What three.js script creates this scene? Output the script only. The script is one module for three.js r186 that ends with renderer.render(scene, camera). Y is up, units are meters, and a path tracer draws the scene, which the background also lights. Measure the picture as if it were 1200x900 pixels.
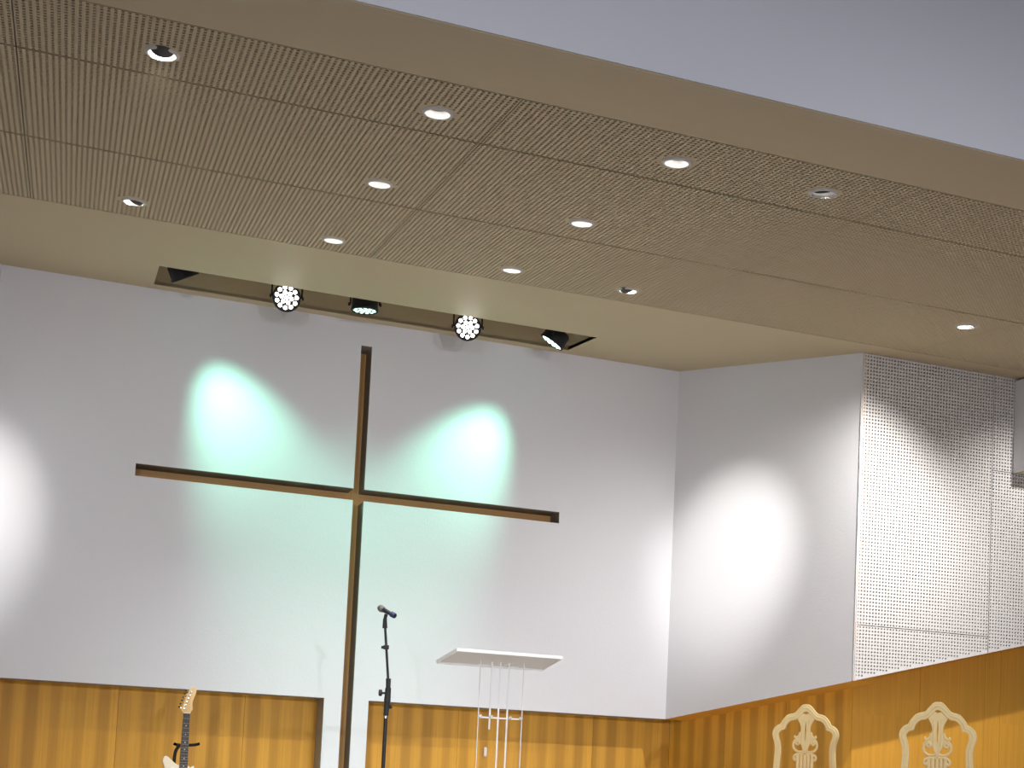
import * as THREE from 'three';
import { mergeGeometries } from 'three/addons/utils/BufferGeometryUtils.js';
import { RoundedBoxGeometry } from 'three/addons/geometries/RoundedBoxGeometry.js';
import { RectAreaLightUniformsLib } from 'three/addons/lights/RectAreaLightUniformsLib.js';
RectAreaLightUniformsLib.init();

// ---------- camera, exposure, lights of the hall ----------
const scene = new THREE.Scene();
scene.background = new THREE.Color(0x000000);
const renderer = new THREE.WebGLRenderer({ antialias: true });
renderer.toneMapping = THREE.LinearToneMapping;
renderer.toneMappingExposure = 1.06;
renderer.shadowMap.enabled = true;
renderer.shadowMap.type = THREE.PCFSoftShadowMap;

const EYE = 0.65;                                   // metres above the stage floor (y = 0)
const camera = new THREE.PerspectiveCamera(2 * Math.atan(800 / 1541) * 180 / Math.PI, 1200 / 1600, 0.05, 60);
camera.position.set(0, EYE, 0);
camera.rotation.set(0.06495, -0.33174, 0.04719, 'YXZ');
camera.setViewOffset(1200, 1600, 0, 0, 1200, 900);  // the upper part of an upright frame
camera.updateProjectionMatrix();

const LIGHT = {
  downlight: 12, downAngle: 0.72,
  gimbal: 5,
  pool: 27, perf: 7, perfCorner: 23,
  par: 16.5, parCross: 3, parWhite: 2,
  front: 49,
  hall: 19,  // strength of the added fill panels over the hall
  warm: new THREE.Color().setRGB(1.0, 0.965, 0.92),
  mint: new THREE.Color().setRGB(0.36, 1.0, 0.72),
  white: new THREE.Color().setRGB(1.0, 0.97, 0.93),
  frontC: new THREE.Color().setRGB(0.98, 0.96, 1.0),
  hallFillC: new THREE.Color().setRGB(0.84, 0.88, 1.0),
};

// ---------- helpers ----------
let seed = 7;
const rnd = () => { seed = (seed * 1664525 + 1013904223) >>> 0; return seed / 4294967296; };
const taken = new Map();
function numbered(n) { const k = taken.get(n) || 0; taken.set(n, k + 1); return k ? n + '_' + String(k).padStart(3, '0') : n; }
function sh(o) { o.castShadow = true; o.receiveShadow = true; return o; }
function part(name, geo, mat, parent) { const m = sh(new THREE.Mesh(geo, mat)); m.name = name; parent.add(m); return m; }
function thing(name, label, category, pos = [0, 0, 0], turn = 0, group) {
  const g = new THREE.Group(); g.name = numbered(name); g.position.set(...pos); g.rotation.y = turn;
  g.userData = { label, category }; if (group) g.userData.group = group; scene.add(g); return g;
}
function structG(name) { const g = new THREE.Group(); g.name = name; g.userData.kind = 'structure'; scene.add(g); return g; }
function struct(name, geo, mat) { const m = sh(new THREE.Mesh(geo, mat)); m.name = name; m.userData.kind = 'structure'; scene.add(m); return m; }
function box(w, h, d, x = 0, y = 0, z = 0, r = 0) {
  const g = r ? new RoundedBoxGeometry(w, h, d, 2, r) : new THREE.BoxGeometry(w, h, d); g.translate(x, y, z); return g;
}
const V = (x, y, z) => new THREE.Vector3(x, y, z);
function tube(pts, r, seg = 24, rad = 8) { return new THREE.TubeGeometry(new THREE.CatmullRomCurve3(pts.map((p) => V(...p))), seg, r, rad, false); }
function rod(a, b, r, r2 = r, rad = 12) {
  const A = V(...a), B = V(...b), d = B.clone().sub(A), g = new THREE.CylinderGeometry(r2, r, d.length(), rad);
  g.applyQuaternion(new THREE.Quaternion().setFromUnitVectors(V(0, 1, 0), d.clone().normalize())); const c = A.add(B).multiplyScalar(0.5); g.translate(c.x, c.y, c.z); return g;
}
const lathe = (pts, seg = 40) => new THREE.LatheGeometry(pts.map((p) => new THREE.Vector2(...p)), seg);
function poly(pts, depth, bevel = 0) {
  const s = new THREE.Shape(pts.map((p) => new THREE.Vector2(...p)));
  return new THREE.ExtrudeGeometry(s, { depth, bevelEnabled: bevel > 0, bevelSize: bevel, bevelThickness: bevel, bevelSegments: 2, steps: 1 });
}
const plain = (g) => { const n = g.index ? g.toNonIndexed() : g; for (const k of Object.keys(n.attributes)) if (!['position', 'normal'].includes(k)) n.deleteAttribute(k); return n; };
const merge = (list) => mergeGeometries(list.map(plain));

// value noise for the computed textures
const NT = new Float32Array(65536); for (let i = 0; i < 65536; i++) NT[i] = rnd();
function vn(x, y) {
  const xi = Math.floor(x), yi = Math.floor(y), fx = x - xi, fy = y - yi, u = fx * fx * (3 - 2 * fx), w = fy * fy * (3 - 2 * fy);
  const g = (a, b) => NT[((a & 255) + ((b & 255) << 8)) & 65535];
  return (g(xi, yi) * (1 - u) + g(xi + 1, yi) * u) * (1 - w) + (g(xi, yi + 1) * (1 - u) + g(xi + 1, yi + 1) * u) * w;
}
function texture(w, h, f, srgb = true) {
  const d = new Uint8Array(w * h * 4);
  for (let y = 0; y < h; y++) for (let x = 0; x < w; x++) {
    const c = f(x / w, y / h), k = (y * w + x) * 4;
    for (let i = 0; i < 3; i++) d[k + i] = Math.max(0, Math.min(255, Math.round(255 * (srgb ? Math.pow(Math.max(0, c[i]), 1 / 2.2) : c[i])))); d[k + 3] = 255;
  }
  const t = new THREE.DataTexture(d, w, h, THREE.RGBAFormat); t.wrapS = t.wrapT = THREE.RepeatWrapping; t.magFilter = THREE.LinearFilter; t.minFilter = THREE.LinearMipmapLinearFilter; t.generateMipmaps = true;
  if (srgb) t.colorSpace = THREE.SRGBColorSpace; t.needsUpdate = true; return t;
}
const lin = (r, g, b) => new THREE.Color().setRGB(r, g, b);
const std = (c, rough, o = {}) => new THREE.MeshStandardMaterial({ color: c, roughness: rough, ...o });

// ---------- materials ----------
const plasterBump = texture(512, 512, (u, v) => { const n = 0.5 * vn(u * 90, v * 90) + 0.5 * vn(u * 210, v * 210); return [n, n, n]; }, false);
const M = {};
M.wall = std(lin(0.745, 0.75, 0.785), 0.85, { bumpMap: plasterBump, bumpScale: 0.0006 });
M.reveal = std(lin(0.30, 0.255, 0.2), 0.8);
M.fascia = std(lin(0.5, 0.5, 0.525), 0.85);
M.ceiling = std(lin(0.52, 0.42, 0.265), 0.8);
M.perfWhite = std(lin(0.8, 0.78, 0.77), 0.8);
M.concrete = std(lin(0.32, 0.31, 0.3), 0.95);
M.fleece = std(lin(0.05, 0.048, 0.046), 0.98);
M.hallwall = std(lin(0.6, 0.58, 0.55), 0.9);
M.carpet = std(lin(0.11, 0.105, 0.11), 0.98);
// veneer: upright grain, soft-edged darker upright bands at regular steps, 2.4 m of it in one picture
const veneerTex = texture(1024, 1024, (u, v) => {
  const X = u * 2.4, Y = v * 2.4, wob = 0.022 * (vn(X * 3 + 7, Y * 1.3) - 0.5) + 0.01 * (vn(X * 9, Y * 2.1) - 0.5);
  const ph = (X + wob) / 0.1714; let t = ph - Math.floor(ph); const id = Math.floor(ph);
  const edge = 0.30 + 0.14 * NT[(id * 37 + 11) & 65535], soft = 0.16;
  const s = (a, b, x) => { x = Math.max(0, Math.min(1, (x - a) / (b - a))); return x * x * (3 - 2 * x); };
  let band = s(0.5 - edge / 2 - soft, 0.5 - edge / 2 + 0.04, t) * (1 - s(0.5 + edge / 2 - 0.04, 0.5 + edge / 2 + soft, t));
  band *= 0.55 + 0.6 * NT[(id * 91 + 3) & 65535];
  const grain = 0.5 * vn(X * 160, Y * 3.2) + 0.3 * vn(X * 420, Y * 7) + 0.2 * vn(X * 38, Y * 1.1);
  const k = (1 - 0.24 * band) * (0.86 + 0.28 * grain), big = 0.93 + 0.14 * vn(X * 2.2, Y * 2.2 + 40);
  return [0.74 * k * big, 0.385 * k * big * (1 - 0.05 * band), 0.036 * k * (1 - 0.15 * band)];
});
const plainVeneerTex = texture(512, 512, (u, v) => {
  const X = u * 1.2, Y = v * 1.2, g = 0.5 * vn(X * 130, Y * 2.6) + 0.3 * vn(X * 380, Y * 6) + 0.2 * vn(X * 20 + vn(X * 4, Y * 2) * 2, Y * 1.2), k = 0.88 + 0.24 * g;
  return [0.74 * k, 0.37 * k, 0.035 * k];
});
const crossTex = texture(512, 512, (u, v) => { const g = 0.6 * vn(u * 60, v * 3) + 0.4 * vn(u * 190, v * 8), k = 0.75 + 0.5 * g; return [0.62 * k, 0.35 * k, 0.11 * k]; });
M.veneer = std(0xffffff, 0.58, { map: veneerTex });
M.veneerPlain = std(0xffffff, 0.58, { map: plainVeneerTex });
M.crossWood = std(0xffffff, 0.5, { map: crossTex });
M.stage = std(lin(0.55, 0.53, 0.55), 0.45);
M.black = std(lin(0.009, 0.009, 0.01), 0.65);
M.blackMetal = std(lin(0.009, 0.009, 0.01), 0.5);
M.chrome = std(lin(0.62, 0.6, 0.56), 0.25, { metalness: 1 });
M.trim = std(lin(0.5, 0.47, 0.43), 0.4);
M.reflector = std(lin(0.86, 0.85, 0.83), 0.35);
M.baffle = std(lin(0.12, 0.115, 0.11), 0.6);
M.canInside = std(lin(0.05, 0.045, 0.04), 0.5);
M.lampGlow = std(lin(0.9, 0.9, 0.9), 0.5, { emissive: lin(1, 0.96, 0.9), emissiveIntensity: 21 });
M.lampGlowSoft = std(lin(0.9, 0.9, 0.9), 0.5, { emissive: lin(1, 0.97, 0.93), emissiveIntensity: 1.6 });
M.ledWhite = std(lin(0.9, 0.9, 0.9), 0.3, { emissive: lin(1, 0.95, 0.88), emissiveIntensity: 6 });
M.ledMint = std(lin(0.6, 0.9, 0.8), 0.3, { emissive: lin(0.62, 1.0, 0.86), emissiveIntensity: 3 });
M.ledDim = std(lin(0.6, 0.9, 0.8), 0.3, { emissive: lin(0.6, 1.0, 0.82), emissiveIntensity: 1.3 });
M.addedPanelGlow = std(lin(0.9, 0.9, 0.9), 0.6, { emissive: lin(0.84, 0.88, 1.0), emissiveIntensity: 3 });

// ---------- plan of the place (metres; camera at x = z = 0) ----------
const D = 10.25, HC = 4.179, SL = 0.1263, TH = Math.atan(SL), CT = Math.cos(TH), REC = 0.28;
const ceilY = (z) => HC + SL * (-z - D);
const sOf = (z) => (D + z) / CT;                    // distance down the sloping ceiling from the back wall
const P0 = [4.94, -D], P1 = [5.67, -8.533], L0 = [-0.60, -D], L1 = [-1.33, -8.533];
const WOOD = 1.133, W1 = 1.432;
const XL = -6, XR = 9.6, ZB = 8, HALLY = 5.7, HALLF = -0.75, STAGEZ = -4.3;

// back wall with the cross let into it and the two timber bays below
{
  const s = new THREE.Shape(); const o = [[L0[0], WOOD], [1.976, WOOD], [1.976, 0], [2.333, 0], [2.333, WOOD], [P0[0], WOOD], [P0[0], HC + 0.02], [L0[0], HC + 0.02]];
  o.forEach((p, i) => (i ? s.lineTo(...p) : s.moveTo(...p))); s.closePath();
  const h = new THREE.Path(), a = 2.1165, b = 2.2045, c = 2.7235, d = 2.8185, l = 0.439, r = 3.881, t = 3.983, f = 0.22;
  [[a, f], [a, c], [l, c], [l, d], [a, d], [a, t], [b, t], [b, d], [r, d], [r, c], [b, c], [b, f]].forEach((p, i) => (i ? h.lineTo(...p) : h.moveTo(...p))); h.closePath(); s.holes.push(h);
  const g = new THREE.ExtrudeGeometry(s, { depth: REC, bevelEnabled: false }); g.translate(0, 0, -D - REC);
  const w = sh(new THREE.Mesh(g, [M.wall, M.reveal])); w.name = 'wall_back'; w.userData.kind = 'structure'; scene.add(w);
  const x = thing('wall_cross', 'tall thin wooden cross let into the white back wall', 'cross', [2.1605, 0.2, -D - 0.235]);
  const uv = (geo) => geo;
  part('upright', uv(box(0.12, 3.82, 0.05, 0, 1.9, 0)), M.crossWood, x);
  for (const q of [-1, 1]) { const gg = box(0.12, 1.72, 0.05); gg.rotateZ(Math.PI / 2); gg.translate(q * 0.92 + (q > 0 ? 0 : 0), 2.571, 0); part('crossbar', gg, M.crossWood, x); }
}
// timber boards in a bay: a row of veneered panels, each its own board, hairline joints between
function bay(name, a, b, y0, y1, widths, mat, parent) {
  // a -> b run of the board face on plan (x, z), tops y0..y1, front face on the line
  const len = Math.hypot(b[0] - a[0], b[1] - a[1]), dir = [(b[0] - a[0]) / len, (b[1] - a[1]) / len];
  const g = parent || structG(name); let u = 0, k = 0; const rot = Math.atan2(-dir[1], dir[0]);
  while (u < len - 0.01) {
    const w = Math.min(widths[k % widths.length], len - u), e = 0.0012, ya = y0 + (y1 - y0) * u / len, yb = y0 + (y1 - y0) * (u + w) / len;
    const geo = poly([[e, 0], [w - e, 0], [w - e, yb], [e, ya]], 0.03); geo.translate(0, 0, -0.03);
    const p = geo.attributes.position, n = geo.attributes.uv, per = mat === M.veneer ? 2.4 : 1.2;
    for (let i = 0; i < p.count; i++) n.setXY(i, (p.getX(i) + u + (k * 0.37)) / per, p.getY(i) / per);
    const m = part(k ? 'wood_panel_' + String(k).padStart(3, '0') : 'wood_panel', geo, mat, g);
    m.position.set(a[0] + dir[0] * u, 0, a[1] + dir[1] * u); m.rotation.y = rot; u += w; k++;
  }
  return g;
}
const off = (p, q, d) => { const l = Math.hypot(q[0] - p[0], q[1] - p[1]); return [-(q[1] - p[1]) / l * -d, (q[0] - p[0]) / l * -d]; };
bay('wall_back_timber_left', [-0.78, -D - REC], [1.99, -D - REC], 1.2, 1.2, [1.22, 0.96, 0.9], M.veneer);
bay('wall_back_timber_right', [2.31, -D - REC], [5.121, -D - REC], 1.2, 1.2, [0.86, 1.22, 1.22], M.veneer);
{ // right angled wall and the wall with perforated boards, both over recessed timber
  const len = Math.hypot(P1[0] - P0[0], P1[1] - P0[1]), rot = Math.atan2(-(P1[1] - P0[1]), P1[0] - P0[0]);
  const g = poly([[0, WOOD], [len, W1], [len, ceilY(P1[1]) + 0.03], [0, HC + 0.03]], REC - 0.004); g.translate(0, 0, -REC + 0.004);
  const w = sh(new THREE.Mesh(g, [M.wall, M.veneerPlain])); w.name = 'wall_right'; w.userData.kind = 'structure'; w.position.set(P0[0], 0, P0[1]); w.rotation.y = rot; scene.add(w);
  const c0 = [5.121, -D - REC], c1 = [5.851, -8.533 - REC];
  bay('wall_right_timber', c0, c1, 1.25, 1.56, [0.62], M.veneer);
  bay('wall_front_timber', c1, [XR, -8.533 - REC], 1.56, 1.56 + (XR - 5.85) * 0.245, [0.62, 0.62, 0.155, 0.62], M.veneerPlain);
  // mirrored on the left, only its first centimetres are in view
  const gl = poly([[0, W1], [len, WOOD], [len, HC + 0.03], [0, ceilY(P1[1]) + 0.03]], REC - 0.004); gl.translate(0, 0, -REC + 0.004);
  const wl = sh(new THREE.Mesh(gl, [M.wall, M.reveal])); wl.name = 'wall_left'; wl.userData.kind = 'structure'; wl.position.set(L1[0], 0, L1[1]); wl.rotation.y = Math.atan2(-(L0[1] - L1[1]), L0[0] - L1[0]); scene.add(wl);
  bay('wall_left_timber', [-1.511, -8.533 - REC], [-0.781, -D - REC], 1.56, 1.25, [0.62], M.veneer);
  struct('wall_left_front', box(L1[0] - XL, 5.2, 0.2, (L1[0] + XL) / 2, 2.6, -8.633), M.wall);
}
// perforated board: real holes through a 12 mm board; face looks along +n
function perforated(w, h, nx, ny, { lamps = [], keep, hole = 0.26, t = 0.012, m = 0.003, mv = m } = {}) {
  const P = [], N = [], I = []; let c = 0; const du = (w - 2 * m) / nx, dv = (h - 2 * mv) / ny, r = hole * Math.min(du, dv) * 1.08;
  const put = (u, v, n, a, b, d) => { P.push(u, v, n); N.push(a, b, d); return c++; };
  const solid = (pts) => { const k = pts.map((p) => put(p[0], p[1], 0, 0, 0, 1)); for (let i = 1; i + 1 < k.length; i++) I.push(k[0], k[i], k[i + 1]); };
  const hx = []; for (let k = 0; k < 6; k++) hx.push([Math.cos(k * Math.PI / 3), Math.sin(k * Math.PI / 3)]);
  for (let j = 0; j < ny; j++) for (let i = 0; i < nx; i++) {
    const u0 = m + i * du, v0 = mv + j * dv, u1 = u0 + du, v1 = v0 + dv, cu = u0 + du / 2, cv = v0 + dv / 2;
    if (keep) {
      const sq = [[u0, v0], [u1, v0], [u1, v1], [u0, v1]], f = sq.map((p) => keep(...p));
      if (f.every((x) => x <= 0)) continue;
      if (f.some((x) => x <= 0.004)) {
        const out = []; for (let k = 0; k < 4; k++) { const A = sq[k], B = sq[(k + 1) % 4], a = f[k], b = f[(k + 1) % 4]; if (a > 0) out.push(A); if (a > 0 !== b > 0) { const q = a / (a - b); out.push([A[0] + (B[0] - A[0]) * q, A[1] + (B[1] - A[1]) * q]); } }
        if (out.length > 2) solid(out); continue;
      }
    }
    const near = lamps.find((l) => Math.hypot(l[0] - cu, l[1] - cv) < l[2] + 0.03);
    if (near) {
      for (let a = 0; a < 6; a++) for (let b = 0; b < 6; b++) {
        const x = u0 + du * a / 6, y = v0 + dv * b / 6; if (Math.hypot(near[0] - x - du / 12, near[1] - y - dv / 12) < near[2]) continue;
        solid([[x, y], [x + du / 6, y], [x + du / 6, y + dv / 6], [x, y + dv / 6]]);
      } continue;
    }
    const s0 = put(u0, v0, 0, 0, 0, 1); put(u1, v0, 0, 0, 0, 1); put(u1, v1, 0, 0, 0, 1); put(u0, v1, 0, 0, 0, 1);
    const f0 = c; for (const [a, b] of hx) put(cu + r * a, cv + r * b, 0, 0, 0, 1);
    const q0 = s0, q1 = s0 + 1, q2 = s0 + 2, q3 = s0 + 3;
    I.push(q1, q2, f0, f0, q2, f0 + 1, q2, q3, f0 + 1, f0 + 1, q3, f0 + 2, f0 + 2, q3, f0 + 3, q3, q0, f0 + 3, f0 + 3, q0, f0 + 4, q0, q1, f0 + 4, f0 + 4, q1, f0 + 5, f0 + 5, q1, f0);
    const w0 = c; for (const [a, b] of hx) { put(cu + r * a, cv + r * b, 0, -a, -b, 0); put(cu + r * a, cv + r * b, -t, -a, -b, 0); }
    for (let k = 0; k < 6; k++) { const a = w0 + 2 * k, b = w0 + 2 * ((k + 1) % 6); I.push(a, b, a + 1, b, b + 1, a + 1); }
  }
  for (const [ax, ay, bx, by, n1, n2] of keep ? [] : [[0, 0, w, 0, 0, -1], [w, 0, w, h, 1, 0], [w, h, 0, h, 0, 1], [0, h, 0, 0, -1, 0]]) {
    const cl = (x, L, q) => Math.min(L - q, Math.max(q, x)), A = [cl(ax, w, m), cl(ay, h, mv)], B = [cl(bx, w, m), cl(by, h, mv)];
    const k = put(A[0], A[1], 0, n1, n2, 0); put(B[0], B[1], 0, n1, n2, 0); put(B[0], B[1], -t, n1, n2, 0); put(A[0], A[1], -t, n1, n2, 0); I.push(k, k + 2, k + 1, k, k + 3, k + 2);
  }
  const g = new THREE.BufferGeometry(); g.setAttribute('position', new THREE.Float32BufferAttribute(P, 3)); g.setAttribute('normal', new THREE.Float32BufferAttribute(N, 3)); g.setIndex(I); return g;
}
{ // perforated white wall
  const z = -8.533, g = structG('wall_front_right'), X0 = P1[0], top = ceilY(z) + 0.02, bottom = (x) => W1 + (x - X0) * 0.2455;
  const rows = [[X0, 6.888, 1.38, 1.860], [X0, 6.888, 1.860, top], [6.888, 8.088, 1.6, 3.192], [6.888, 8.088, 3.192, top]];
  rows.forEach(([x0, x1, y0, y1], i) => {
    const geo = perforated(x1 - x0, y1 - y0, Math.round((x1 - x0) / 0.0272), Math.round((y1 - y0) / 0.0272), { hole: 0.29, keep: i % 2 === 0 ? (u, v) => v + y0 - bottom(u + x0) : undefined });
    const m = part(i ? 'perforated_panel_' + String(i).padStart(3, '0') : 'perforated_panel', geo, M.perfWhite, g); m.position.set(x0, y0, z);
  });
  const back = poly([[X0, bottom(X0)], [XR, bottom(XR)], [XR, top], [X0, top]], REC - 0.045); back.translate(0, 0, z - REC + 0.002);
  part('acoustic_fleece', back, M.fleece, g);
  const edge = poly([[X0, bottom(X0) - 0.004], [8.1, bottom(8.1) - 0.004], [8.1, bottom(8.1) + 0.016], [X0, bottom(X0) + 0.016]], REC - 0.008); edge.translate(0, 0, z - REC + 0.002);
  part('lower_edge_board', edge, M.veneerPlain, g);
  const cap = box(0.024, top - W1, 0.05, X0 + 0.004, (top + W1) / 2, z - 0.0265); part('corner_strip', cap, M.wall, g);
  part('plain_panel', poly([[8.09, bottom(8.09)], [XR, bottom(XR)], [XR, top], [8.09, top]], 0.012).translate(0, 0, z - 0.012), M.perfWhite, g);
}
// ---------- sloping ceiling ----------
const LAMPS = [ // x, z, kind
  [0.236, -5.602, 'g1'], [1.448, -5.608, 'd'], [2.635, -5.585, 'd'], [3.442, -5.574, 'g2'],
  [1.444, -6.75, 'd'], [2.613, -6.752, 'd'],
  [0.231, -7.942, 'g3'], [1.44, -8.006, 'd'], [2.609, -7.964, 'd'], [3.434, -7.96, 'g4'], [5.7, -7.356, 'g5'], [7.15, -7.5, 'g6'],
];
const ceiling = new THREE.Group(); ceiling.name = 'ceiling'; ceiling.userData.kind = 'structure'; ceiling.position.set(0, HC, -D); ceiling.rotation.x = TH; scene.add(ceiling);
const onCeil = (x, s, up = 0) => V(x, HC - s * Math.sin(TH) + up * CT, -D + s * CT + up * Math.sin(TH));
{
  const rows = [[sOf(-8.277), sOf(-7.077), 45], [sOf(-7.077), sOf(-5.877), 45], [sOf(-5.877), sOf(-5.25), 23]], cols = [-2.439, -0.352, 1.735, 3.822, 5.909, 7.996];
  let k = 0;
  for (const [s0, s1, n] of rows) for (let i = 0; i + 1 < cols.length; i++) {
    const lamps = LAMPS.map(([x, z]) => [x - cols[i], sOf(z) - s0, 0.061]).filter(([u, v]) => u > -0.2 && v > -0.2 && u < 2.3 && v < s1 - s0 + 0.2);
    const geo = perforated(cols[i + 1] - cols[i], s1 - s0, 78, n, { lamps, hole: 0.3, mv: 0.008 });
    const m = part(k ? 'perforated_panel_' + String(k).padStart(3, '0') : 'perforated_panel', geo, M.ceiling, ceiling); k++;
    m.position.set(cols[i], 0, s0); m.rotation.x = Math.PI / 2;     // u -> x, v -> down the slope, face looks down
  }
  const flat = (pts, hole) => {
    const s = new THREE.Shape(pts.map((p) => new THREE.Vector2(...p))); if (hole) s.holes.push(new THREE.Path(hole.map((p) => new THREE.Vector2(...p))));
    const g = new THREE.ExtrudeGeometry(s, { depth: 0.03, bevelEnabled: false }); g.rotateX(Math.PI / 2); g.translate(0, 0.03, 0); return g;
  };
  const sa = sOf(-8.277), sb = sOf(-5.25), sc = sOf(-4.72), s0 = sOf(-10.11), s1 = sOf(-9.475);
  part('ceiling_border', flat([[-2.6, -0.3], [XR, -0.3], [XR, sa], [-2.6, sa]], [[0.477, s0], [3.84, s0], [3.84, s1], [0.477, s1]]), M.ceiling, ceiling);
  part('ceiling_border_001', flat([[XL, sb], [XR, sb], [XR, sc], [XL, sc]]), M.ceiling, ceiling);
  part('ceiling_border_002', flat([[XL, -0.3], [-2.442, -0.3], [-2.442, sb], [XL, sb]]), M.ceiling, ceiling);
  part('ceiling_border_003', flat([[7.999, sa], [XR, sa], [XR, sb], [7.999, sb]]), M.ceiling, ceiling);
  // light slot: a box let up into the ceiling
  const sm = (s0 + s1) / 2, sw = s1 - s0, hh = 0.34, xm = (0.477 + 3.84) / 2, xw = 3.84 - 0.477;
  part('slot_lining', merge([box(xw + 0.04, hh, 0.02, xm, hh / 2 + 0.005, s0 - 0.01), box(xw + 0.04, hh, 0.02, xm, hh / 2 + 0.005, s1 + 0.01), box(0.02, hh, sw, 0.467, hh / 2 + 0.005, sm), box(0.02, hh, sw, 3.85, hh / 2 + 0.005, sm), box(xw + 0.04, 0.02, sw + 0.04, xm, hh + 0.01, sm)]), M.ceiling, ceiling);
  part('ceiling_void', box(XR - XL, 0.05, sc + 0.15, (XR + XL) / 2, 0.42, (sc - 0.45) / 2), M.concrete, ceiling);
  // fascia rising from the front edge, in the hall
  const fz = -4.72, fy = ceilY(fz);
  struct('wall_fascia', box(XR - XL, HALLY - fy, 0.04, (XR + XL) / 2, (HALLY + fy) / 2 + 0.004, fz - 0.014), M.fascia);
}
// ---------- hall shell (mostly outside the frame) ----------
struct('floor', box(XR - XL + 0.4, 0.2, ZB - STAGEZ + 0.2, (XR + XL) / 2, HALLF - 0.1, (ZB + STAGEZ) / 2), M.carpet);
struct('floor_stage', box(XR - XL + 0.4, 0.2 - HALLF, STAGEZ + 11, (XR + XL) / 2, (HALLF - 0.2) / 2, (STAGEZ - 11) / 2), M.stage);
struct('wall_left_hall', box(0.2, HALLY - HALLF + 0.6, 19.4, XL - 0.1, (HALLY + HALLF) / 2, -1.4), M.hallwall);
struct('wall_right_hall', box(0.2, HALLY - HALLF + 0.6, 19.4, XR + 0.1, (HALLY + HALLF) / 2, -1.4), M.hallwall);
struct('wall_rear_hall', box(XR - XL, HALLY - HALLF + 0.6, 0.2, (XR + XL) / 2, (HALLY + HALLF) / 2, ZB + 0.1), M.hallwall);
struct('wall_outer_back', box(XR - XL, HALLY + 0.6, 0.2, (XR + XL) / 2, HALLY / 2, -10.9), M.hallwall);
struct('ceiling_hall', box(XR - XL + 0.4, 0.2, ZB + 4.9, (XR + XL) / 2, HALLY + 0.1, (ZB - 4.7) / 2), M.hallwall);
[[-2.6, -0.6], [1.8, -0.6], [6.2, -0.6], [-0.4, 4.2], [4.6, 4.2]].forEach(([x, z], i) => {  // unseen panels added as cool fill for the fascia and upper wall
  const t = thing('added_ceiling_panel', 'added square cool fill panel in the hall ceiling, out of view', 'added fill light', [x, HALLY - 0.012, z], 0, 'added fill panels of the hall');
  part('frame', merge([box(1.24, 0.024, 0.04, 0, 0, 0.6), box(1.24, 0.024, 0.04, 0, 0, -0.6), box(0.04, 0.024, 1.16, 0.6, 0, 0), box(0.04, 0.024, 1.16, -0.6, 0, 0)]), M.trim, t);
  part('diffuser', box(1.17, 0.012, 1.17, 0, 0.004, 0), M.addedPanelGlow, t);
  const l = new THREE.RectAreaLight(LIGHT.hallFillC, LIGHT.hall, 1.15, 1.15); l.name = 'added_panel_light'; l.position.set(0, -0.016, 0); l.rotation.x = -Math.PI / 2; t.add(l);
});

// ---------- recessed downlights ----------
function spot(parent, pos, target, color, intensity, angle, penumbra, radius = 1) {
  const l = new THREE.SpotLight(color, intensity, 0, angle, penumbra, 2); l.name = 'lamp'; l.position.set(...pos); l.target.position.set(...target); l.castShadow = true; l.shadow.radius = radius; l.shadow.mapSize.set(1024, 1024);
  parent.add(l); parent.add(l.target); l.target.name = 'aim'; return l;
}
const ringGeo = lathe([[0.0575, 0.006], [0.0575, -0.008], [0.0605, -0.0105], [0.067, -0.009], [0.0725, -0.0045], [0.0738, 0.0005]], 48);
const bowlGeo = lathe([[0.0572, -0.008], [0.0568, 0.0], [0.0545, 0.012], [0.047, 0.0225]], 48);
const innerGeo = lathe([[0.042, 0.0275], [0.039, 0.033], [0.033, 0.041], [0.027, 0.045]], 48);
const grooveGeo = lathe([[0.047, 0.0225], [0.0435, 0.0228], [0.0455, 0.0262], [0.042, 0.0275]], 48);
const glowGeo = new THREE.CylinderGeometry(0.029, 0.029, 0.004, 32).translate(0, 0.0475, 0);
const pipGeo = lathe([[0, 0.031], [0.008, 0.032], [0.0115, 0.037], [0.012, 0.046]], 24);
const housingGeo = lathe([[0.0585, 0.002], [0.06, 0.06], [0.05, 0.098], [0.0, 0.1]], 32);
function downlight(x, z, label, group) {
  const t = thing('recessed_downlight', label, 'downlight', [0, 0, 0], 0, group), p = onCeil(x, sOf(z)); t.position.copy(p); t.rotation.x = TH;
  part('trim_ring', ringGeo, M.trim, t); part('reflector', bowlGeo, M.reflector, t); part('inner_cone', innerGeo, M.reflector, t); part('baffle_ring', grooveGeo, M.baffle, t); part('lens', glowGeo, M.lampGlow, t); part('lens_cap', pipGeo, M.trim, t); part('housing', housingGeo, M.canInside, t);
  spot(t, [0, -0.02, 0], [0, -1, -SL], LIGHT.warm, LIGHT.downlight, LIGHT.downAngle, 1, 2);
  return t;
}
const cupGeo = lathe([[0.0575, 0.003], [0.057, 0.02], [0.056, 0.09], [0.0, 0.095]], 40);
const headGeo = lathe([[0.046, -0.004], [0.0485, -0.004], [0.05, 0.0], [0.05, 0.045], [0.034, 0.062], [0.0, 0.064]], 40);
const headIn = lathe([[0.046, -0.004], [0.044, 0.006], [0.036, 0.024], [0.03, 0.03]], 40);
const headLens = new THREE.CylinderGeometry(0.031, 0.031, 0.003, 32).translate(0, 0.03, 0);
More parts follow.
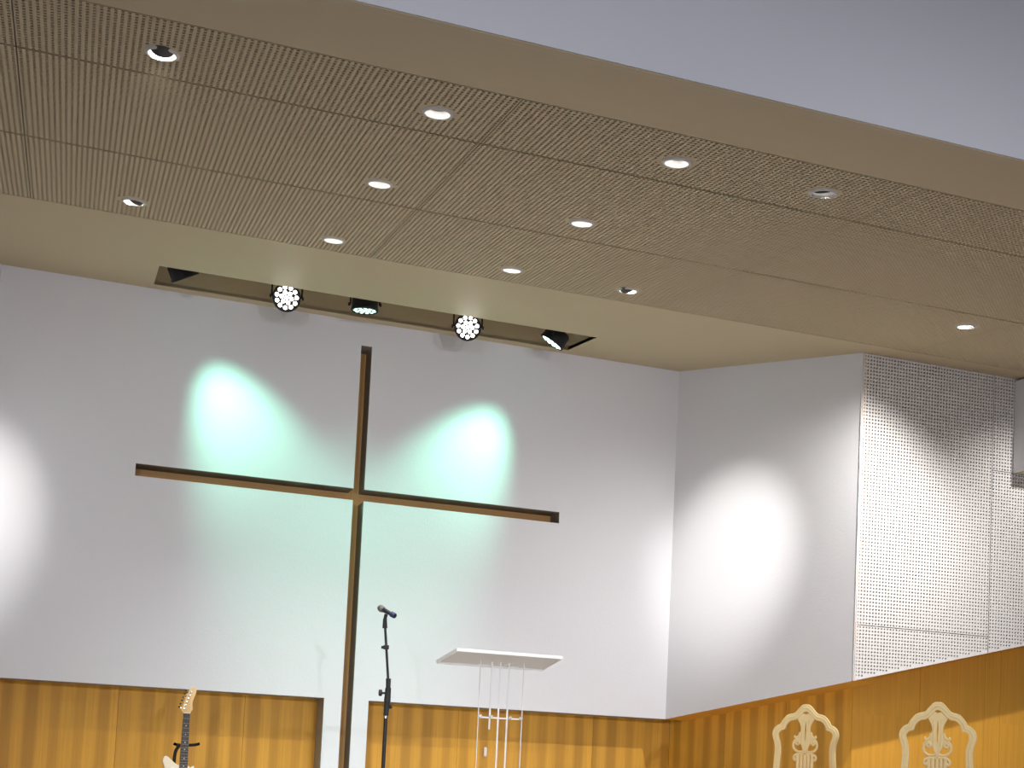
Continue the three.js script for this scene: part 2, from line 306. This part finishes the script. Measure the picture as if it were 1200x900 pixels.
function gimbal(x, z, aim, label, intensity, angle, glow, drop = 0.0) {
  const t = thing('adjustable_downlight', label, 'downlight'), p = onCeil(x, sOf(z)); t.position.copy(p); t.rotation.x = TH; t.updateMatrixWorld(true);
  part('trim_ring', ringGeo, M.trim, t); part('housing', cupGeo, M.reflector, t);
  const inv = t.matrixWorld.clone().invert(), a = V(...aim).applyMatrix4(inv).normalize();
  const hold = part('lamp_head', headGeo, M.canInside, t); hold.position.set(0, 0.012 + drop, 0).addScaledVector(V(a.x, 0, a.z), -0.012); hold.quaternion.setFromUnitVectors(V(0, -1, 0), a);
  part('reflector', headIn, M.reflector, hold); part('lens', headLens, glow, hold);
  const s = hold.position.clone().addScaledVector(a, 0.03); spot(t, s.toArray(), s.clone().add(a).toArray(), LIGHT.warm, intensity, angle, 1, 1.6);
  return t;
}
const G = 'fixed downlights in the perforated ceiling';
for (const [x, z, k] of LAMPS) if (k === 'd') {
  const row = z > -6 ? 'row next to the smooth front border' : z > -7.2 ? 'middle ceiling row' : 'row next to the light slot', side = x < 2 ? 'guitar' : 'carved chair';
  downlight(x, z, 'bright round downlight, ' + row + ', on the ' + side + ' side', G);
}
gimbal(0.236, -5.602, [0.3, 1.6, -10.25], 'tilted round downlight above the guitar, half dark inside, nearest the smooth front border', LIGHT.gimbal, 0.7, M.lampGlow);
gimbal(3.442, -5.574, [4.9, 0.4, -7.6], 'dim tilted round downlight with dark interior, nearest the smooth front border', LIGHT.gimbal, 0.7, M.lampGlowSoft);
gimbal(0.231, -7.942, [-0.78, 2.5, -9.86], 'tilted downlight above the guitar aimed at the angled side wall', LIGHT.pool, 0.31, M.lampGlow);
gimbal(3.434, -7.96, [5.19, 2.5, -9.66], 'tilted downlight aimed at the bright pool on the angled wall', LIGHT.pool, 0.31, M.lampGlow);
gimbal(5.7, -7.356, [4.95, 0.5, -9.0], 'small tilted downlight in front of the perforated white wall', LIGHT.perfCorner, 1.05, M.lampGlow);
gimbal(7.15, -7.5, [7.4, 0.9, -8.5], 'tilted downlight beside the white box on the perforated wall', LIGHT.perf, 1.1, M.lampGlow);

// ---------- stage spotlights ----------
const parBody = lathe([[0, -0.075], [0.06, -0.074], [0.09, -0.066], [0.1, -0.05], [0.101, 0.03], [0.106, 0.036], [0.106, 0.05], [0.098, 0.052], [0.096, 0.044], [0.0, 0.044]], 40);
const ledGeo = (() => { const g = new THREE.SphereGeometry(0.0155, 12, 8, 0, Math.PI * 2, 0, Math.PI / 2); g.scale(1, 0.45, 1); return g; })();
function parCan(x, y, z, aim, led, label, color, intensity, angle, pen, count = 18) {
  const t = thing('stage_spotlight', label, 'spotlight', [x, y, z]); const a = V(aim[0] - x, aim[1] - y, aim[2] - z).normalize();
  const can = part('can', parBody, M.black, t); can.quaternion.setFromUnitVectors(V(0, 1, 0), a);
  let k = 0; for (const [n, r] of [[1, 0], [6, 0.037], [11, 0.074]]) for (let i = 0; i < n; i++) { const q = i / n * Math.PI * 2 + r * 9, m = part('led_lens', ledGeo, led, can); m.position.set(r * Math.cos(q), 0.045, r * Math.sin(q)); k++; }
  const topY = ceilY(z) + 0.33 - y;   // hung by a yoke from the top of the slot
  const side = V(0, 1, 0).cross(a).normalize(); if (side.lengthSq() < 0.1) side.set(1, 0, 0);
  const A = side.clone().multiplyScalar(0.112), B = side.clone().multiplyScalar(-0.112), h = 0.125;
  part('yoke', merge([rod([A.x, A.y, A.z], [A.x, h, A.z], 0.007), rod([B.x, B.y, B.z], [B.x, h, B.z], 0.007), rod([A.x, h, A.z], [B.x, h, B.z], 0.007), rod([0, h, 0], [0, Math.max(h + 0.02, topY), 0], 0.012)]), M.blackMetal, t);
  for (const K of [A, B]) part('pivot_knob', rod([K.x, K.y, K.z], [K.x * 1.14, K.y, K.z * 1.14], 0.013), M.black, t);
  spot(t, a.clone().multiplyScalar(0.075).toArray(), a.clone().multiplyScalar(1).toArray(), color, intensity, angle, pen, 4); return t;
}
parCan(0.66, 4.175, -9.77, [1.42, 2.75, -10.23], M.ledMint, 'black stage spotlight at the guitar end of the ceiling slot, facing down the wall', LIGHT.mint, LIGHT.par, 0.46, 1);
parCan(1.429, 4.11, -9.78, [0.2, 1.0, -2.0], M.ledWhite, 'stage spotlight in the ceiling slot with round white lamps lit, left of the cross', LIGHT.white, LIGHT.parWhite, 0.45, 1);
parCan(2.031, 4.155, -9.79, [2.1, 1.8, -9.98], M.ledDim, 'black stage spotlight in the ceiling slot pointing down above the cross', LIGHT.mint, LIGHT.parCross, 0.5, 1);
parCan(2.859, 4.105, -9.78, [0.7, 1.2, -2.0], M.ledWhite, 'stage spotlight with white lamps lit, between the cross and a mint lit one', LIGHT.white, LIGHT.parWhite, 0.45, 1);
parCan(3.594, 4.13, -9.77, [2.8, 2.73, -10.23], M.ledMint, 'stage spotlight with mint lamps at the slot end nearest the angled wall', LIGHT.mint, LIGHT.par, 0.46, 1);
// front lights hung in the hall
for (const [x, y, tx, w] of [[-2.47, 2.33, 0.7, 'hanging in the hall on the guitar side'], [2.19, 2.38, 2.2, 'hanging in the hall opposite the cross'], [4.39, 2.39, 4.9, 'hanging in the hall on the carved chair side']]) {
  const t = thing('front_floodlight', 'black floodlight ' + w, 'floodlight', [x, y, 3.2]), a = V(tx - x, 1.5 - y, -D - 3.2).normalize();
  const can = part('can', parBody, M.black, t); can.quaternion.setFromUnitVectors(V(0, 1, 0), a); const m = part('lens', new THREE.CylinderGeometry(0.09, 0.09, 0.004, 32), M.ledWhite, can); m.position.y = 0.046;
  part('hanging_rod', rod([0, 0.07, 0], [0, HALLY - y, 0], 0.012), M.blackMetal, t);
  spot(t, a.clone().multiplyScalar(0.08).toArray(), a.toArray(), LIGHT.frontC, LIGHT.front, 0.37, 1, 3);
}
// white box high on the perforated wall
{
  const x0 = 7.085, x1 = 7.95, z0 = -8.53, z1 = -8.37, y0 = 3.19, y1 = ceilY(z1) - 0.004;
  const t = thing('wall_box', 'plain white box fixed high on the perforated wall under the ceiling', 'box', [(x0 + x1) / 2, y0, (z0 + z1) / 2]);
  part('case', box(x1 - x0, y1 - y0, z1 - z0, 0, (y1 - y0) / 2, 0, 0.006), M.wall, t);
  part('underside', box(x1 - x0 - 0.03, 0.006, z1 - z0 - 0.03, 0, -0.002, 0), M.ceiling, t);
}
{ const t = thing('wall_fitting', 'small white oblong fitting on the wood panelling behind the clear lectern', 'fitting', [3.414, 0.777, -D - REC + 0.001]);
  const c = new THREE.CapsuleGeometry(0.014, 0.055, 6, 14); c.scale(1, 1, 0.7); c.translate(0, 0, 0.014); part('cover', c, M.reflector, t); part('base_plate', box(0.022, 0.06, 0.006, 0, 0, 0.003, 0.002), M.trim, t); }

// ---------- electric guitar on its stand ----------
{
  const GX = 0.853, GZ = -9.40, NUT = 0.925;
  const cream = std(lin(0.78, 0.7, 0.52), 0.25), edgeB = std(lin(0.015, 0.012, 0.01), 0.25), maple = std(lin(0.72, 0.47, 0.17), 0.3), rose = std(lin(0.02, 0.013, 0.01), 0.45), nickel = std(lin(0.7, 0.68, 0.64), 0.25, { metalness: 1 }), bone = std(lin(0.8, 0.76, 0.66), 0.4), wear = std(lin(0.3, 0.29, 0.27), 0.5), pegM = std(lin(0.05, 0.045, 0.04), 0.4);
  const t = thing('electric_guitar', 'cream electric guitar with dark fretboard and maple headstock standing upright', 'guitar', [GX, 0.2, GZ]); const y = (h) => h - 0.2;
  const curve = (pts, closed = true, n = 120) => new THREE.CatmullRomCurve3(pts.map((p) => V(p[0], p[1], 0)), closed, 'catmullrom', 0.5).getPoints(n).map((p) => [p.x, p.y]);
  const outline = [[0.03, 0.555], [0.033, 0.552], [0.045, 0.54], [0.075, 0.53], [0.095, 0.525], [0.105, 0.505], [0.1, 0.485], [0.1, 0.47], [0.13, 0.4], [0.155, 0.32], [0.14, 0.24], [0.07, 0.2], [0, 0.2], [-0.08, 0.205], [-0.145, 0.25], [-0.16, 0.33], [-0.13, 0.41], [-0.11, 0.47], [-0.125, 0.55], [-0.137, 0.585], [-0.13, 0.612], [-0.115, 0.615], [-0.095, 0.6], [-0.06, 0.57], [-0.033, 0.556], [-0.03, 0.555]].map(([a, b]) => [a, b - 0.045 + 0.0 - 0.2 + 0.045]);
  const body = poly(curve(outline), 0.03, 0.006); body.translate(0, 0, -0.02); part('body', body, cream, t);
  const rim = new THREE.TubeGeometry(new THREE.CatmullRomCurve3(curve(outline, true, 100).map((p) => V(p[0] * 1.02, p[1], 0.0))), 160, 0.005, 6, true); part('body_edge', rim, edgeB, t);
  part('pickguard', poly(curve([[0.03, 0.54], [0.07, 0.56], [0.07, 0.48], [0.09, 0.4], [0.1, 0.32], [0.05, 0.3], [0, 0.33], [-0.06, 0.4], [-0.085, 0.48], [-0.08, 0.55], [-0.03, 0.53]].map(([a, b]) => [a, b - 0.2])), 0.002).translate(0, 0, 0.0165), bone, t);
  for (const b of [0.345, 0.405, 0.465]) part('pickup', box(0.07, 0.02, 0.006, 0, b - 0.2, 0.021, 0.003), edgeB, t);
  part('bridge', box(0.075, 0.03, 0.01, 0, 0.277 - 0.2, 0.022, 0.002), nickel, t);
  part('neck', poly([[-0.027, 0.49 - 0.2], [0.027, 0.49 - 0.2], [0.0205, y(NUT)], [-0.0205, y(NUT)]], 0.016, 0.003).translate(0, 0, -0.006), maple, t);
  part('fretboard', poly([[-0.0275, 0.495 - 0.2], [0.0275, 0.495 - 0.2], [0.021, y(NUT)], [-0.021, y(NUT)]], 0.005, 0.001).translate(0, 0, 0.014), rose, t);
  const yf = (k) => NUT - 0.648 * (1 - Math.pow(2, -k / 12));
  for (let k = 1; k <= 21; k++) { const w = 0.042 + (NUT - yf(k)) * 0.03; part('fret', box(w, 0.0022, 0.0012, 0, y(yf(k)), 0.0202), wear, t); }
  for (const k of [3, 5, 7, 9, 12, 15]) part('inlay', new THREE.CylinderGeometry(0.0035, 0.0035, 0.001, 12).rotateX(Math.PI / 2).translate(0, y((yf(k) + yf(k - 1)) / 2), 0.0205), bone, t);
  part('nut', box(0.043, 0.005, 0.007, 0, y(NUT + 0.002), 0.0175), bone, t);
  const hs = curve([[-0.021, NUT], [0.021, NUT], [0.026, NUT + 0.014], [0.038, NUT + 0.03], [0.034, NUT + 0.05], [0.033, NUT + 0.075], [0.043, NUT + 0.11], [0.052, NUT + 0.14], [0.056, NUT + 0.165], [0.044, NUT + 0.182], [0.026, NUT + 0.178], [0.012, NUT + 0.165], [-0.012, NUT + 0.105], [-0.032, NUT + 0.045], [-0.038, NUT + 0.025], [-0.028, NUT + 0.01]].map(([a, b]) => [a, y(b)]));
  const head = part('headstock', poly(hs, 0.012, 0.0015).translate(0, 0, -0.004), maple, t);
  for (let i = 0; i < 6; i++) {
    const px = -0.026 + i * 0.0083, py = y(NUT + 0.034 + i * 0.0235);
    const q = part('tuner', merge([new THREE.CylinderGeometry(0.0045, 0.0052, 0.012, 14).rotateX(Math.PI / 2).translate(px + 0.006, py, 0.014), rod([px - 0.004, py, -0.008], [px - 0.022, py + 0.006, -0.008], 0.0028)]), nickel, t);
    part('peg', new THREE.SphereGeometry(0.0075, 12, 8).scale(1.1, 0.9, 0.6).translate(px - 0.026, py + 0.008, -0.008), pegM, q);
    part('string', rod([px + 0.006, py, 0.0165], [-0.0165 + i * 0.0066, y(NUT), 0.0215], 0.0004, 0.0004, 5), wear, t);
    part('string', rod([-0.0165 + i * 0.0066, y(NUT), 0.0215], [-0.025 + i * 0.01, 0.277 - 0.2, 0.027], 0.0004, 0.0004, 5), wear, t);
  }
  const s = thing('guitar_stand', 'black tubular stand with a padded neck yoke holding the cream guitar', 'guitar stand', [GX, 0, GZ - 0.03]);
  part('post', tube([[0.0, 0.2, -0.09], [-0.02, 0.4, -0.07], [-0.055, 0.55, -0.045], [-0.052, 0.66, -0.03], [-0.03, 0.7, -0.03]], 0.0115, 40, 10), M.black, s);
  part('yoke', tube([[-0.068, 0.707, 0.075], [-0.066, 0.707, 0.03], [-0.045, 0.704, -0.028], [0.0, 0.703, -0.036], [0.045, 0.706, -0.03], [0.075, 0.71, 0.03], [0.092, 0.716, 0.06]], 0.0108, 40, 10), M.black, s);
  for (const [a, b] of [[-0.25, 0.22], [0.25, 0.22], [0, -0.28]]) part('leg', rod([0, 0.22, -0.09], [a, 0.012, -0.09 + b], 0.01), M.black, s);
  part('cradle', merge([tube([[-0.11, 0.26, 0.1], [-0.11, 0.188, 0.09], [-0.06, 0.185, -0.04], [0, 0.2, -0.09]], 0.009, 30, 8), tube([[0.11, 0.26, 0.1], [0.11, 0.188, 0.09], [0.06, 0.185, -0.04], [0, 0.2, -0.09]], 0.009, 30, 8)]), M.black, s);
}
// ---------- microphone and stand ----------
{
  const X = 2.003, Z = -8.28;
  const t = thing('microphone_stand', 'slim black microphone stand with a clutch knob beside the cross', 'microphone stand', [X, 0, Z]);
  part('base', lathe([[0, 0], [0.125, 0], [0.13, 0.006], [0.128, 0.014], [0.05, 0.024], [0.018, 0.034], [0, 0.035]], 40), M.black, t);
  part('pole', rod([0, 0.03, 0], [0, 0.96, 0], 0.0125), M.blackMetal, t);
  part('collar', rod([0, 0.935, 0], [0, 0.955, 0], 0.0145), M.chrome, t);
  part('clutch', merge([rod([0, 0.95, 0], [0.004, 1.05, 0], 0.017, 0.019), rod([0.004, 1.04, 0], [0.006, 1.13, 0], 0.022, 0.019), rod([0.006, 1.12, 0], [0.004, 1.19, 0], 0.015, 0.017), rod([0.02, 1.02, 0], [0.034, 1.0, 0], 0.01)]), M.black, t);
  const kn = part('clutch_knob', merge([rod([-0.01, 1.095, 0], [-0.036, 1.095, 0], 0.007), rod([-0.036, 1.095, 0], [-0.052, 1.095, 0], 0.021)]), M.black, t);
  part('upper_tube', rod([0.003, 1.18, 0], [-0.036, 1.525, 0], 0.0085), M.blackMetal, t);
  part('tube_clip', merge([box(0.032, 0.028, 0.03, -0.022, 1.392, 0, 0.004), box(0.022, 0.018, 0.02, -0.042, 1.39, 0, 0.003)]), M.black, t);
  part('microphone_clip', merge([rod([-0.037, 1.515, 0], [-0.04, 1.575, 0], 0.0165, 0.013), rod([-0.04, 1.572, 0], [-0.036, 1.605, 0.01], 0.011, 0.012)]), M.black, t);
  const m = thing('microphone', 'dark handheld microphone with a grey mesh head clipped to the stand', 'microphone', [1.972, 1.621, Z + 0.012]);
  const ax = V(-0.47, 0.38, -0.8).normalize(); m.quaternion.setFromUnitVectors(V(0, 1, 0), ax); m.scale.setScalar(0.9);
  part('body', lathe([[0, -0.085], [0.011, -0.085], [0.0125, -0.075], [0.0165, 0.02], [0.019, 0.04], [0.0, 0.04]], 28), std(lin(0.02, 0.022, 0.028), 0.35), m);
  part('tail_ring', lathe([[0.013, -0.088], [0.0195, -0.086], [0.0205, -0.05], [0.0165, -0.045]], 28), std(lin(0.02, 0.03, 0.11), 0.5), m);
  part('mesh_head', lathe([[0.0, 0.098], [0.012, 0.096], [0.02, 0.089], [0.0245, 0.077], [0.025, 0.066], [0.023, 0.05], [0.0195, 0.04], [0, 0.039]], 28), std(lin(0.2, 0.21, 0.19), 0.45, { metalness: 0.5, bumpMap: plasterBump, bumpScale: 0.002 }), m);
  part('head_band', lathe([[0.0255, 0.064], [0.0262, 0.066], [0.0262, 0.07], [0.0252, 0.072]], 28), std(lin(0.12, 0.12, 0.12), 0.3, { metalness: 0.8 }), m);
}
// ---------- clear lectern ----------
{
  const clear = new THREE.MeshPhysicalMaterial({ color: lin(1, 1, 1), roughness: 0.02, transmission: 1, thickness: 0, ior: 1.3, specularIntensity: 0.3 });
  const topM = new THREE.MeshPhysicalMaterial({ color: lin(0.52, 0.5, 0.46), roughness: 0.45, transmission: 0.6, thickness: 0, ior: 1.49 });
  const edgeM = new THREE.MeshPhysicalMaterial({ color: lin(0.93, 0.93, 0.92), roughness: 0.35, transmission: 0.25, thickness: 0, ior: 1.49 });
  const t = thing('lectern', 'clear acrylic lectern with a sloping hexagonal edged reading top', 'lectern', [2.335, 0, -7.0]);
  const top = part('reading_top', new THREE.BufferGeometry(), topM, t);
  const w0 = 0.322, w1 = 0.306, zf = -0.17, zn = 0.17, yf = 1.236, yn = 1.279, ang = Math.atan2(yn - yf, zn - zf), dl = Math.hypot(yn - yf, zn - zf);
  top.geometry = poly([[-w0, -dl / 2], [w0, -dl / 2], [w1, dl / 2], [-w1, dl / 2]], 0.01, 0.0); top.geometry.rotateX(Math.PI / 2); top.rotation.x = -ang; top.position.set(0, (yf + yn) / 2 + 0.005, 0);
  part('rear_lip', box(2 * w0, 0.014, 0.012, 0, -0.014, -dl / 2 + 0.006, 0.002), edgeM, top);
  for (const [a, b] of [[[-w0, -dl / 2], [w0, -dl / 2]], [[-w1, dl / 2], [w1, dl / 2]], [[-w0, -dl / 2], [-w1, dl / 2]], [[w0, -dl / 2], [w1, dl / 2]]]) {
    const L = Math.hypot(b[0] - a[0], b[1] - a[1]), g = box(L, 0.017, 0.008, 0, -0.006, 0, 0.001); g.rotateY(-Math.atan2(b[1] - a[1], b[0] - a[0])); g.translate((a[0] + b[0]) / 2, 0, (a[1] + b[1]) / 2); part('polished_edge', g, edgeM, top);
  }
  part('front_sheet', box(0.256, 1.22, 0.008, -0.005, 0.63, 0.06), clear, t);
  for (const x of [-0.133, 0.123]) part('sheet_edge', box(0.004, 1.22, 0.0085, x, 0.63, 0.06, 0.001), edgeM, t);
  for (const [x, z] of [[-0.053, 0.02, 0.86], [-0.003, 0.02, 0.018], [0.049, 0.02, 0.018]].map((p) => p)) { const lo = x < -0.04 ? 0.86 : 0.018, hh = 1.24 - lo, f = part('post', box(0.008, hh, 0.04, x, lo + hh / 2, z - 0.022), clear, t); part('post_edge', box(0.0095, hh, 0.003, x, lo + hh / 2, z, 0.0012), edgeM, f); }
  part('shelf', box(0.25, 0.008, 0.1, -0.005, 0.925, 0.0), clear, t); part('shelf_edge', box(0.25, 0.0085, 0.003, -0.005, 0.925, 0.0515, 0.0012), edgeM, t);
  for (const x of [-0.125, -0.06, 0.05, 0.115]) part('standoff', new THREE.CylinderGeometry(0.008, 0.008, 0.022, 16).rotateX(Math.PI / 2).translate(x, 0.93, 0.068), M.chrome, t);
  part('top_bracket', merge([rod([-0.12, 1.222, -0.02], [-0.03, 1.222, -0.02], 0.004), rod([0.03, 1.222, -0.02], [0.12, 1.222, -0.02], 0.004)]), edgeM, t);
  part('base', box(0.42, 0.016, 0.36, 0, 0.009, 0, 0.004), clear, t);
}
// ---------- two carved chairs ----------
{
  const carved = std(lin(0.88, 0.69, 0.33), 0.45), cloth = std(lin(0.35, 0.05, 0.05), 0.9);
  const g = new THREE.Group(); const K = 1 / 1755, T = 1.18;
  const half = [[465, 105], [430, 110], [400, 135], [370, 170], [340, 205], [310, 221], [275, 227], [240, 243], [205, 280], [180, 315], [160, 352], [130, 365], [100, 390], [78, 425], [70, 470], [78, 515], [92, 560], [103, 610], [106, 680], [100, 780], [92, 900], [88, 1100], [92, 1300]];
  const inn = [[465, 178], [440, 184], [415, 208], [392, 232], [365, 262], [330, 284], [290, 290], [255, 312], [228, 345], [215, 380], [208, 404], [175, 412], [150, 430], [132, 462], [134, 500], [148, 545], [160, 600], [166, 690], [160, 790], [152, 900], [147, 1100], [150, 1300]];
  const P = (a) => a.map(([x, y]) => [(x - 465) * K, T - (y - 105) * K]), mir = (a) => a.map(([x, y]) => [-x, y]);
  const smooth = (a) => new THREE.CatmullRomCurve3(a.map((p) => V(p[0], p[1], 0))).getPoints(70).map((p) => [p.x, p.y]);
  const oL = smooth(P(half)), iL = smooth(P(inn)), outer = [...mir(oL).reverse(), ...oL.slice(1)], inner = [...iL.slice(1).reverse(), ...mir(iL)];
  const rim = poly([...outer, ...inner], 0.022, 0.005); rim.translate(0, 0, -0.011);
  const back = new THREE.Group(); 
  part('back_frame', rim, carved, g);
  { // raised bead along the middle of the frame
    const mid = oL.map((p, i) => V((p[0] + iL[i][0]) / 2, (p[1] + iL[i][1]) / 2, 0.014)), full = [...mid.slice(1).reverse().map((p) => V(-p.x, p.y, p.z)), ...mid];
    part('frame_bead', new THREE.TubeGeometry(new THREE.CatmullRomCurve3(full), 200, 0.0068, 8, false).scale(1, 1, 0.55).translate(0, 0, 0.008), carved, g);
  }
  const sp = [[465, 222], [440, 214], [405, 216], [378, 238], [366, 268], [380, 300], [402, 345], [412, 400], [404, 455], [385, 500], [372, 520], [400, 560], [430, 620], [447, 690], [465, 695]];
  const q = smooth(P(sp)), splat = poly([...mir(q).reverse(), ...q.slice(1)], 0.014, 0.004);
  const sl = new THREE.Shape([...mir(q).reverse(), ...q.slice(1)].map((p) => new THREE.Vector2(...p))), slit = P([[465, 300], [474, 340], [478, 420], [474, 520], [465, 560], [456, 520], [452, 420], [456, 340]]);
  sl.holes.push(new THREE.Path(slit.map((p) => new THREE.Vector2(...p))));
  const sg = new THREE.ExtrudeGeometry(sl, { depth: 0.012, bevelEnabled: true, bevelSize: 0.003, bevelThickness: 0.004, bevelSegments: 2 }); sg.translate(0, 0, -0.006); part('splat', sg, carved, g);
  for (const m of [-1, 1]) {
    const tb = (pts, r, n = 60) => new THREE.TubeGeometry(new THREE.CatmullRomCurve3(P(pts).map((p) => V(m * p[0], p[1], 0.006))), n, r, 8, false);
    part('scroll', tb([[385, 565], [372, 552], [356, 560], [355, 580], [372, 592], [392, 578], [388, 548], [362, 535], [335, 550], [322, 590], [330, 640], [365, 672], [410, 680], [450, 672]].map(([x, y]) => [x, y]), 0.0085), carved, g);
    part('scroll', tb([[398, 440], [388, 480], [368, 505], [345, 510], [338, 495], [350, 486]], 0.0085, 30), carved, g);
    part('ribbon', tb([[424, 290], [428, 380], [424, 480], [430, 580], [448, 650], [465, 672]], 0.0075, 40), carved, g);
    part('capital_scroll', tb([[455, 712], [410, 705], [365, 715], [335, 740], [338, 775], [358, 780], [368, 762], [356, 750]], 0.0095, 40), carved, g);
  }
  for (const x of [375, 420, 465, 510, 555]) part('column_flute', rod([(x - 465) * K * 0.94, T - 0.345, 0.004], [(x - 465) * K * 0.94, 0.5, 0.004], 0.012), carved, g);
  part('column_back', box(0.115, T - 0.345 - 0.5, 0.012, 0, (T - 0.345 + 0.5) / 2, -0.004), carved, g);
  part('lower_rail', box(0.44, 0.05, 0.03, 0, 0.5, 0, 0.006), carved, g);
  part('seat_frame', box(0.52, 0.07, 0.48, 0, 0.42, 0.24, 0.012), carved, g); part('seat_cushion', box(0.48, 0.07, 0.44, 0, 0.475, 0.25, 0.03), cloth, g);
  for (const [x, z] of [[-0.23, 0.45], [0.23, 0.45], [-0.21, 0.02], [0.21, 0.02]]) part('leg', lathe([[0, 0], [0.02, 0], [0.024, 0.02], [0.016, 0.06], [0.02, 0.2], [0.03, 0.33], [0.032, 0.4], [0, 0.4]], 20).translate(x, 0, z), carved, g);
  const put = (o, pos, turn, label) => { o.name = numbered('carved_chair'); o.position.set(...pos); o.rotation.y = turn; o.userData = { label, category: 'chair', group: 'carved chairs by the wood panelling' }; scene.add(o); };
  const g2 = g.clone();
  put(g, [4.95, 0.008, -8.02], -0.72, 'pale gold carved openwork chair in the corner beneath the angled wall');
  put(g2, [5.16, 0, -6.84], -0.72, 'pale gold carved openwork chair in front of the perforated wall');
}
renderer.render(scene, camera);
